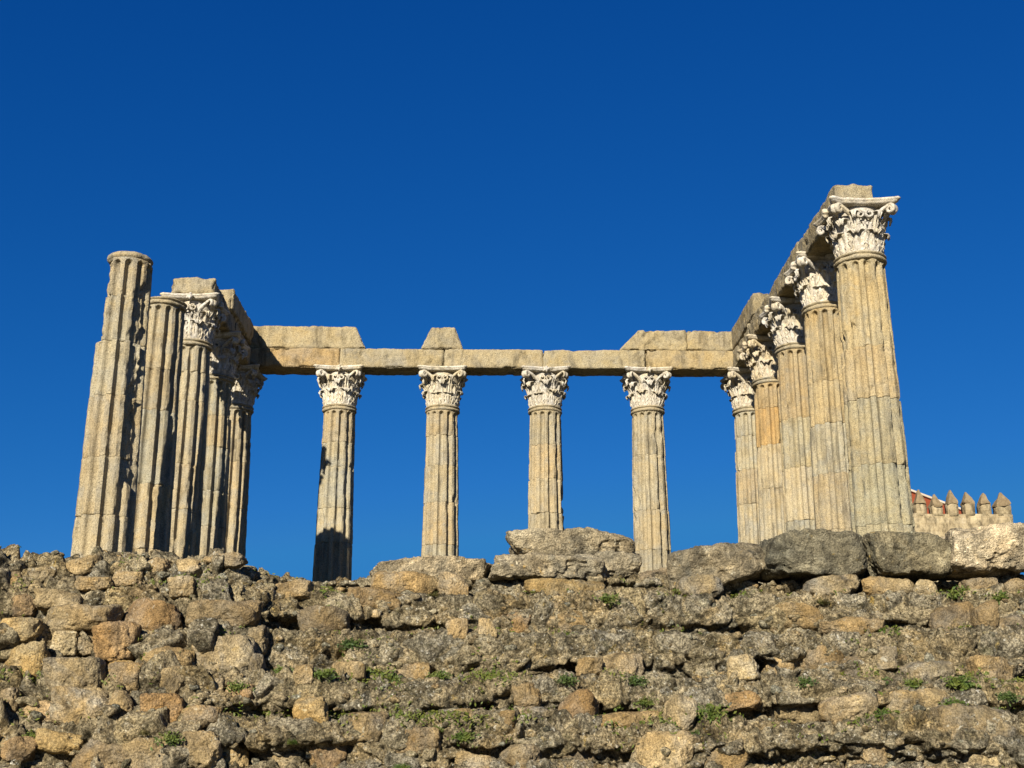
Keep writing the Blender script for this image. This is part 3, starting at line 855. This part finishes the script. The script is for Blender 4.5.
# right flank, front to back
column(HX, D0, 'tallest looking capital topped column at the right front, its face bare of shadow', 1, [HB, .75, 1.5, 2.6, 3.85, 4.85, HN-.07], 1.055,
       tints={0: (.95, .97, .95), 1: (.88, .92, .92), 2: (.86, .90, .88), 3: (.90, .90, .84), 4: (1.05, .98, .86), 5: (1.08, 1.03, .9)}, tone=(1.06, 1.06, 1.06))
column(HX, D0+SP, 'second column of the right flank, just left of and behind the front one', 2, [HB, 1.9, 3.05, 4.1, 5.0, HN-.07], 1.02, tints={3: (1.02, .95, .82), 4: (1.0, .93, .80)})
column(HX, D0+2*SP, 'middle column of the right flank, third back from the front', 3, [HB, 1.4, 2.6, 3.8, 4.95, HN-.07], 1.0, tints={4: (.95, .87, .76), 3: (.96, .97, .94)}, tone=(1.02, 1.02, 1.02))
column(HX, D0+3*SP, 'right flank column with an orange stained drum near its top, fourth back', 4, [HB, 1.4, 2.6, 3.9, 5.0, 5.95, HN-.07], 1.0, tints={4: (1.08, .85, .56), 5: (.98, .86, .70)}, tone=(1.05, .99, .88))
column(HX, D0+4*SP, 'back right corner column where the flank beam meets the back beam', 5, None, 1.0, tone=(.96, .93, .86))
# back row
BK = D0+4*SP
column(-1.5*A, BK, 'leftmost free standing column of the back row, dark shadow across its foot', 6, None, .99, tone=(1.06, 1.06, 1.04))
column(-.5*A, BK, 'back row column second from left, rising behind the long low slab', 7, None, .99, tone=(1.04, 1.02, .94))
column(.5*A, BK, 'back row column third from left, rising behind the stacked slabs', 8, None, .99)
column(1.5*A, BK, 'rightmost free standing column of the back row, clear sky on both sides', 9, None, .99)
# left flank, front to back
column(-HX+.02, D0, 'leftmost broken column without a capital, its upper left side split away', 10, [HB, 1.7, 2.75, 3.9, 4.95, 5.85, HN-.07], 1.0, False,
       spalls=[(rad(188), 1.0, 5.05, 7.0, .095), (rad(196), .5, 5.0, 5.5, .12), (rad(-34), .24, 2.3, 6.1, .10), (rad(-30), .2, 3.4, 4.2, .15)])
column(-HX, D0+SP, 'second left flank column, broken off at its neck ring without a capital', 11, None, 1.0, False, spalls=[(rad(-24), .12, 3.2, 4.2, .06)])
column(-HX, D0+2*SP, 'left flank column with the foremost capital, a short beam stub on top', 12, None, 1.0, True)
column(-HX, D0+3*SP, 'shaded column of the left flank between the stub topped one and the corner', 13, None, 1.0, True)
column(-HX, D0+4*SP, 'back left corner column in the shade under the joined beams', 14, None, 1.0, True)

# ------------------------------------------------------------------ beams
def block(name, x0, x1, y0, y1, z0, z1, seed, label, cut=(0, 0), cuty=(0, 0), rnd=.03, rough=.02, top_wear=.05, cat='beam block', group='stone beam blocks on the capitals', col=(1, 1, 1), res=.035, drop=None):
    """a weathered squared stone; cut = how far the top of each x end slopes in"""
    L = np.array([x1-x0, y1-y0, z1-z0]); C = np.array([(x0+x1)/2, (y0+y1)/2, (z0+z1)/2])
    n = np.maximum(4, (L/res).astype(int)); parts = []
    def lin(k): return np.linspace(-.5, .5, n[k]+1)*L[k]
    for ax in range(3):
        a, b = (ax+1) % 3, (ax+2) % 3
        U, W_ = np.meshgrid(lin(a), lin(b))
        for sgn in (-1, 1):
            P = np.zeros(U.shape+(3,)); P[..., a] = U; P[..., b] = W_; P[..., ax] = sgn*L[ax]/2
            F = grid_faces(n[b]+1, n[a]+1)
            parts.append((P.reshape(-1, 3), F if sgn > 0 else F[:, ::-1]))
    V, F = merge(parts)
    inner = np.clip(V, -L/2+rnd, L/2-rnd)
    dirn = V-inner; ln = np.linalg.norm(dirn, axis=1)[:, None]; dirn = np.where(ln > 1e-9, dirn/np.maximum(ln, 1e-9), 0)
    V = inner + dirn*rnd
    t = (V[:, 2]/L[2]+.5)
    fx = V[:, 0]/L[0]+.5
    V[:, 0] += t*(cut[0]*(1-fx) - cut[1]*fx)
    fy = V[:, 1]/L[1]+.5
    V[:, 1] += t*(cuty[0]*(1-fy) - cuty[1]*fy)
    S = V + C + seed*3.3
    d = rough*(1.1*fbm(S, 1.6, 4, .55, seed)+.6*fbm(S, 9, 4, .6, seed+1)) - .06*smooth(.40, .9, fbm(S, 2.7, 3, .5, seed+2))
    ed = (np.abs(dirn) > .3).sum(1) >= 2
    d = d - ed*.06*smooth(-.1, .7, fbm(S, 4, 3, .55, seed+4))
    V = V + dirn*d[:, None]
    V[:, 2] += t*t*top_wear*np.minimum(0, fbm(S*np.array([1, 1, 0]), 1.1, 3, .55, seed+3)-.1)
    if drop is not None: V[:, 2] += (t > .05)*t*np.interp(V[:, 1 if L[1] > L[0] else 0]+C[1 if L[1] > L[0] else 0], *drop)
    me = weld(np_mesh(name, V, F), 2e-4)
    o = link(name, me, M_BEAM, None, tuple(C)); o.color = (*col, 1)
    return tag(o, label, cat, group)
Z0, Z1, Z2 = EYE+10.39, EYE+10.93, EYE+11.57
YF, YB = BK-.42, BK+.34
g = .006
# back row, lower course
for (a, b, lab, col) in [(-7.25, -4.2, 'long back beam block at the left corner, a diagonal shadow across it', (1.06, .92, .74)), (-4.2, -1.37, 'back beam block spanning the two left free standing columns', (.96, .96, .94)),
               (-1.37, 1.33, 'back beam block spanning the two middle free standing columns', (1.02, .98, .88)), (1.33, 4.14, 'back beam block spanning the two right free standing columns', (1.0, .98, .9)),
               (4.14, 7.25, 'yellowish back beam block reaching to the right corner', (1.02, .94, .78))]:
    block('beam_block', a+g, b-g, YF, YB, Z0, Z1, int(50+a*3), lab, top_wear=.03, col=col)
# back row, upper course
block('upper_block', -7.2, -3.50, YF+.06, YB-.03, Z1+.012, Z2+.02, 71, 'long upper block on the back beam at the left, its right end sloped', cut=(0, .30), top_wear=.10, col=(1.04, .98, .84), rnd=.05)
block('upper_block', -2.02, -.85, YF+.06, YB-.03, Z1+.012, Z2, 72, 'small upright trapezoid block alone on the middle of the back beam', cut=(.28, .24), top_wear=.05, col=(.98, .95, .86), rnd=.05)
block('upper_block', 3.42, 5.30, YF+.06, YB-.03, Z1+.012, Z2-.03, 73, 'upper block on the back beam whose left end is cut to a slope', cut=(.55, 0), top_wear=.03, col=(1.0, .95, .82))
block('upper_block', 5.31, 7.2, YF+.06, YB-.03, Z1+.012, Z2-.04, 74, 'upper block filling the right back corner beside the slope ended block', top_wear=.03, col=(1.0, .95, .83))
# right flank
XR0, XR1 = 6.52, 7.28
ye = YF-.012
for k, (a, b, lab) in enumerate([(21.86, 24.84, 'front end beam block over the tallest right column, its end broken'), (24.86, 27.48, 'right flank beam block second from the front'),
                (27.50, 30.13, 'right flank beam block third from the front, below the raised blocks'), (30.15, ye, 'right flank beam block butting against the back beam')]):
    block('beam_block', XR0, XR1, a, b, Z0-(.09 if k == 0 else 0), Z1-(.10 if k == 0 else .02), 80+k, lab, top_wear=.07, rnd=.045, rough=.028, col=(.90, .88, .82))
block('upper_block', XR0+.02, XR1-.05, 29.55, ye+.05, Z1+.005, Z2-.02, 86, 'tall raised block on the right flank beam next to the corner', top_wear=.05, rnd=.05, col=(.86, .84, .78))
# left flank
block('beam_block', -7.46, -6.46, 26.95, 28.6, Z0, Z0+.42, 90, 'short broken beam stub on the foremost left capital', top_wear=.12, rnd=.06, rough=.035, cuty=(.05, .2), col=(.95, .93, .88))
block('beam_block', -7.30, -6.60, 28.62, 30.13, Z0, Z1-.02, 91, 'shaded left flank beam block behind the broken stub', top_wear=.05, rnd=.045, col=(.9, .88, .82))
block('beam_block', -7.30, -6.60, 30.15, ye, Z0, Z1-.02, 92, 'shaded left flank beam block butting against the back beam', top_wear=.05, rnd=.045, col=(.9, .88, .82))
block('upper_block', -7.24, -6.56, 29.45, ye+.05, Z1+.005, Z2-.02, 93, 'raised block on the left flank beam with a small sunlit front end', top_wear=.05, rnd=.06, col=(1.02, .98, .88))

# ------------------------------------------------------------------ battlemented wall and roof far right
WY = 80.0
wz = at(960, 514, WY)[2]
WX0, WX1 = at(852, 514, WY)[0], at(1013, 520, WY)[0]
WALL = empty('battlemented_wall', ((WX0+WX1)/2, WY, 0), 'distant battlemented stone wall with pointed merlons, seen right of the tallest column', 'wall')
def boxm(name, x0, x1, y0, y1, z0, z1, org, rough=.04, res=.25, seed=1):
    L = np.array([x1-x0, y1-y0, z1-z0]); n = np.maximum(2, np.minimum(60, (L/res).astype(int))); parts = []
    C = np.array([(x0+x1)/2, (y0+y1)/2, (z0+z1)/2])
    for ax in range(3):
        a, b = (ax+1) % 3, (ax+2) % 3
        U, W_ = np.meshgrid(np.linspace(-.5, .5, n[a]+1)*L[a], np.linspace(-.5, .5, n[b]+1)*L[b])
        for sgn in (-1, 1):
            P = np.zeros(U.shape+(3,)); P[..., a] = U; P[..., b] = W_; P[..., ax] = sgn*L[ax]/2
            F = grid_faces(n[b]+1, n[a]+1); parts.append((P.reshape(-1, 3), F if sgn > 0 else F[:, ::-1]))
    V, F = merge(parts)
    V = V + C
    V = V + rough*np.stack([fbm(V+k*5, .9, 3, .55, seed+k) for k in range(3)], 1)
    return weld(np_mesh(name, V-np.array(org), F, False), 1e-3)
org = (WALL.location.x, WY, 0)
link('wall_body', boxm('wall_body', WX0, WX1, WY, WY+1.4, 0, wz, org, .05, .4), M_WALL, WALL)
px0, pstep = 921.0, 16.2
for k in range(-6, 6):
    xc = at(px0+k*pstep, 505, WY)[0]; 
    w2 = (.31 if k < 5 else .45)*1.0
    if xc - w2 < WX0: continue
    zt = at(960, 504.5, WY)[2]+random.Random(k+20).uniform(-.10, .08)
    if k == 5: xc = WX1-w2-.02
    me = boxm('merlon', xc-w2, xc+w2, WY-.025, WY+.8, wz-.12, zt, (xc, WY, 0), .05, .22, 30+k)
    mo = link('merlon', me, M_WALL, WALL, (xc-org[0], 0, 0))
    h = .84+random.Random(k).uniform(-.08, .12)
    bm = bmesh.new()
    q = w2+.012; y0, y1 = -.05, .83
    tipx = random.Random(k+50).uniform(-.05, .05)
    vb = [bm.verts.new(p) for p in ((-q, y0, zt-.02), (q, y0, zt-.02), (q, y1, zt-.02), (-q, y1, zt-.02))]
    vm = [bm.verts.new((p.co.x, p.co.y, zt+.10)) for p in vb]
    tp = [bm.verts.new((tipx+p.co.x*.10, .35+(p.co.y-.35)*.10, zt+h)) for p in vb]
    for i in range(4):
        j = (i+1) % 4
        bm.faces.new((vb[i], vb[j], vm[j], vm[i])); bm.faces.new((vm[i], vm[j], tp[j], tp[i]))
    bm.faces.new(vb[::-1]); bm.faces.new(tp)
    bmesh.ops.subdivide_edges(bm, edges=bm.edges, cuts=3, use_grid_fill=True)
    for v in bm.verts:
        n3 = [fbm(np.array([[*v.co]])+k*3+c*9, 2.0, 2, .5, k+60)[0] for c in range(3)]
        v.co += Vector(n3)*.085
    me = bpy.data.meshes.new('merlon_cap'); bm.to_mesh(me); bm.free()
    link('merlon_cap', me, M_CAP, mo)
HY = 84.0
pL, pR = at(905, 489, HY+4), at(1000, 513, HY+4)
HOUSE = empty('tiled_house', ((pL[0]+pR[0])/2, HY+4, 0), 'red tiled roof with a pale ridge glimpsed between the merlons', 'house')
ho = np.array([(pL[0]+pR[0])/2, HY+4, 0])
xa, xb = pL[0]-1.2, pR[0]*.93
ez = at(950, 521, HY)[2]
V = np.array([(xa, HY-.4, ez), (xb, HY-.4, ez-.5), (xb, HY+4, pR[2]), (xa, HY+4, pL[2]+.35)]) - ho
nx_ = 60
gu = np.linspace(0, 1, nx_*4); gvv = np.linspace(0, 1, 14)
GU, GV = np.meshgrid(gu, gvv)
P = (V[0]*(1-GU)[..., None]*(1-GV)[..., None]+V[1]*GU[..., None]*(1-GV)[..., None]+V[2]*GU[..., None]*GV[..., None]+V[3]*(1-GU)[..., None]*GV[..., None])
P[..., 2] += .06*np.abs(np.sin(GU*nx_*np.pi)) - .02*((GV*13) % 1)
V0 = P.reshape(-1, 3); V1 = V0-np.array([0, 0, .12])
Fg = grid_faces(14, nx_*4)
link('roof', np_mesh('roof', *merge([(V0, Fg), (V1, Fg[:, ::-1])])), M_TILE, HOUSE)
bm = bmesh.new()
pa, pb = Vector(V[3]), Vector(V[2])
vv = []
for p in (pa, pb):
    vv.append([bm.verts.new(p+Vector((0, dy, dz))) for dy, dz in ((-.35, .02), (-.2, .22), (.2, .22), (.35, -.05))])
for i in range(4): bm.faces.new((vv[0][i], vv[0][(i+1) % 4], vv[1][(i+1) % 4], vv[1][i]))
bm.faces.new(vv[0]); bm.faces.new(vv[1][::-1])
me = bpy.data.meshes.new('ridge'); bm.to_mesh(me); bm.free()
link('ridge', me, M_PLASTER, HOUSE)
bmw = boxm('house_wall', xa+.3, xb-.3, HY, HY+3.9, 0, ez-.75, tuple(ho), .02, 1.0, 5)
link('house_wall', bmw, M_PLASTER, HOUSE)

# ------------------------------------------------------------------ weeds in the crevices
def weed_mesh(size, seed, kind):
    rs = np.random.RandomState(seed); parts = []
    n = int(120+120*rs.rand())
    for k in range(n):
        a = rs.uniform(0, 2*np.pi); el = rs.uniform(.15, 1.35)
        L = size*rs.uniform(.35, 1.0)
        d = np.array([math.cos(a)*math.cos(el), math.sin(a)*math.cos(el)*.7, math.sin(el)*.9])
        if kind == 1:                                # grassy blades
            wd = size*.028; s = np.cross(d, [0, 0, 1]); s /= max(np.linalg.norm(s), 1e-6)
            p0 = np.array([rs.normal(0, size*.22), rs.normal(0, size*.06), 0])
            q = [p0-s*wd, p0+s*wd]
            for t in (.5, 1.0):
                c = p0+d*L*t+np.array([0, 0, -.35*L*t*t]); ww = wd*(1-t*.9)
                q += [c-s*ww, c+s*ww]
            parts.append((np.array(q), np.array([(0, 1, 3, 2), (2, 3, 5, 4)])))
        else:                                        # small rounded leaves
            c = d*L*np.array([1.0, .6, .85]) + np.array([rs.normal(0, size*.3), 0, -size*.1 - abs(rs.normal(0, size*.22))])
            r = size*rs.uniform(.07, .15)
            nrm = rs.normal(size=3)+np.array([0, -1.0, .9]); nrm /= np.linalg.norm(nrm)
            e1 = np.cross(nrm, rs.normal(size=3)); e1 /= np.linalg.norm(e1); e2 = np.cross(nrm, e1)
            q = np.array([c-e1*r*1.3, c-e2*r*.6-e1*r*.2+nrm*r*.18, c+e1*r*1.3, c+e2*r*.6-e1*r*.2+nrm*r*.18])
            parts.append((q, np.array([(0, 1, 2, 3)])))
            root = np.array([c[0]*.12, 0, -size*.12]); sw = np.array([size*.008, 0, size*.004])
            parts.append((np.array([root-sw, root+sw, c+sw, c-sw]), np.array([(0, 1, 2, 3)])))
    V, F = merge(parts)
    return np_mesh('weed', V, F, False)
WEEDS = [
 (31,733,18,0,'small leafy weed under the reddish stone near the bottom left corner'),
 (146,731,16,1,'grassy weed beside the pale triangular stone at the lower left'),
 (172,735,20,0,'bright green weed left of the pair below the broken orange stone'),
 (239,684,18,0,'green weed at the foot of the blue grey boulder'),
 (284,671,24,0,'largest leafy weed in the notch right of the blue grey boulder'),
 (323,673,18,0,'leafy weed beside a rounded stone, just right of the largest weed'),
 (352,642,18,0,'dark weed in a hollow below the shadowed back row column'),
 (436,587,16,1,'grassy tuft under the right end of the long low slab'),
 (464,734,16,0,'weed under a ledge near the bottom, below the second back row column'),
 (437,728,12,0,'small weed left of a little pale stone near the bottom middle'),
 (437,668,14,0,'low weed on the middle ledge below the long low slab'),
 (402,765,12,0,'tiny weed at the bottom edge left of the middle'),
 (293,741,16,1,'yellowish grass tuft below the yellow ochre stone'),
 (391,673,14,0,'weed between two rounded stones on the middle ledge'),
 (607,597,17,0,'weed in the crack right of the yellow lichened slab'),
 (568,636,18,0,'spreading weed under the twin rounded stones at mid height'),
 (567,678,16,0,'dark weed on the ledge below the twin rounded stones'),
 (636,681,18,0,'dark weed in the hole right of the squat rounded stone'),
 (706,706,24,0,'tall leafy weed beside the pale round stone, the upper of two there'),
 (694,732,20,0,'dark leafy weed under the pale round stone'),
 (644,700,13,0,'small weed left of the pale round stone'),
 (677,588,15,1,'thin grass tuft left of the flat grey slab under the broad boulder'),
 (871,583,18,0,'upright weed in the joint between the two grey blocks'),
 (821,601,20,1,'yellow green grass patch under the dark squared block'),
 (857,603,18,0,'leafy weed on the ledge under the joint of the two grey blocks'),
 (956,586,20,0,'weed spreading under the pale block'),
 (1001,596,16,0,'weed near the right edge under the pale block'),
 (891,630,20,0,'bright green weed in the gap below the ochre course, right side'),
 (882,681,20,0,'dark weed on the ledge, below the small grey stone'),
 (913,682,18,0,'yellow green weed on the ledge below the right blocks'),
 (804,680,16,0,'small dark weed on the ledge below the dark squared block'),
 (959,680,22,0,'leafy weed on the right ledge beside the large ochre stone'),
 (882,707,22,0,'hanging weed left of the pale round stone at the right'),
 (953,702,16,0,'weed just right of the pale round stone at the right'),
 (988,708,22,0,'dark bushy weed at the lower right above the long grey stone'),
 (1006,694,15,0,'small weed at the right edge above the dark bushy one')]
for i, (x, y, sz, kind, lab) in enumerate(WEEDS):
    p = surf(x, y, 8)
    if p is None: continue
    pm = ppm(x, y, p[1]); s = sz*.72/pm
    me = weed_mesh(s, 400+i, kind)
    o = link('weed', me, M_STEM if (kind == 1 and i % 2) else (M_LEAFD if 'dark' in lab else M_LEAF), None, (p[0], p[1]-.05, p[2]-s*.25))
    tag(o, lab, 'weed', 'weeds in the rubble crevices')

# moss and seedlings rooted along the ledges, past counting
rs = np.random.RandomState(77)
mz = fr[:, 2]-EYE
want = np.zeros(len(fr))
for L in LEV_C[2:6]: want = np.maximum(want, np.exp(-((mz-L-.07)/.07)**2))
cl = smooth(.05, .7, fbm(fr, 1.4, 3, .55, 88))
pr = want*cl*(fr[:, 0] > -2.6) + .03*cl + .25*want*cl*(fr[:, 0] <= -2.6)
sel = rs.choice(len(fr), 5200, replace=False, p=pr/pr.sum())
parts = []
for j in sel:
    p = fr[j]
    for q_ in range(3):
        c = p + np.array([rs.normal(0, .03), -.012-.02*rs.rand(), rs.normal(0, .018)])
        r = .007+.012*rs.rand()
        nrm = rs.normal(size=3)+np.array([-.2, -1.0, .9]); nrm /= np.linalg.norm(nrm)
        e1 = np.cross(nrm, rs.normal(size=3)); e1 /= np.linalg.norm(e1); e2 = np.cross(nrm, e1)
        parts.append((np.array([c-e1*r*1.6, c-e2*r*.7, c+e1*r*1.6, c+e2*r*.7]), np.array([(0, 1, 2, 3)])))
moss = link('moss', np_mesh('moss', *merge(parts), False), M_MOSS)
tag(moss, 'dark green moss and seedlings growing along the ledges of the rubble face', 'moss', None, 'stuff')
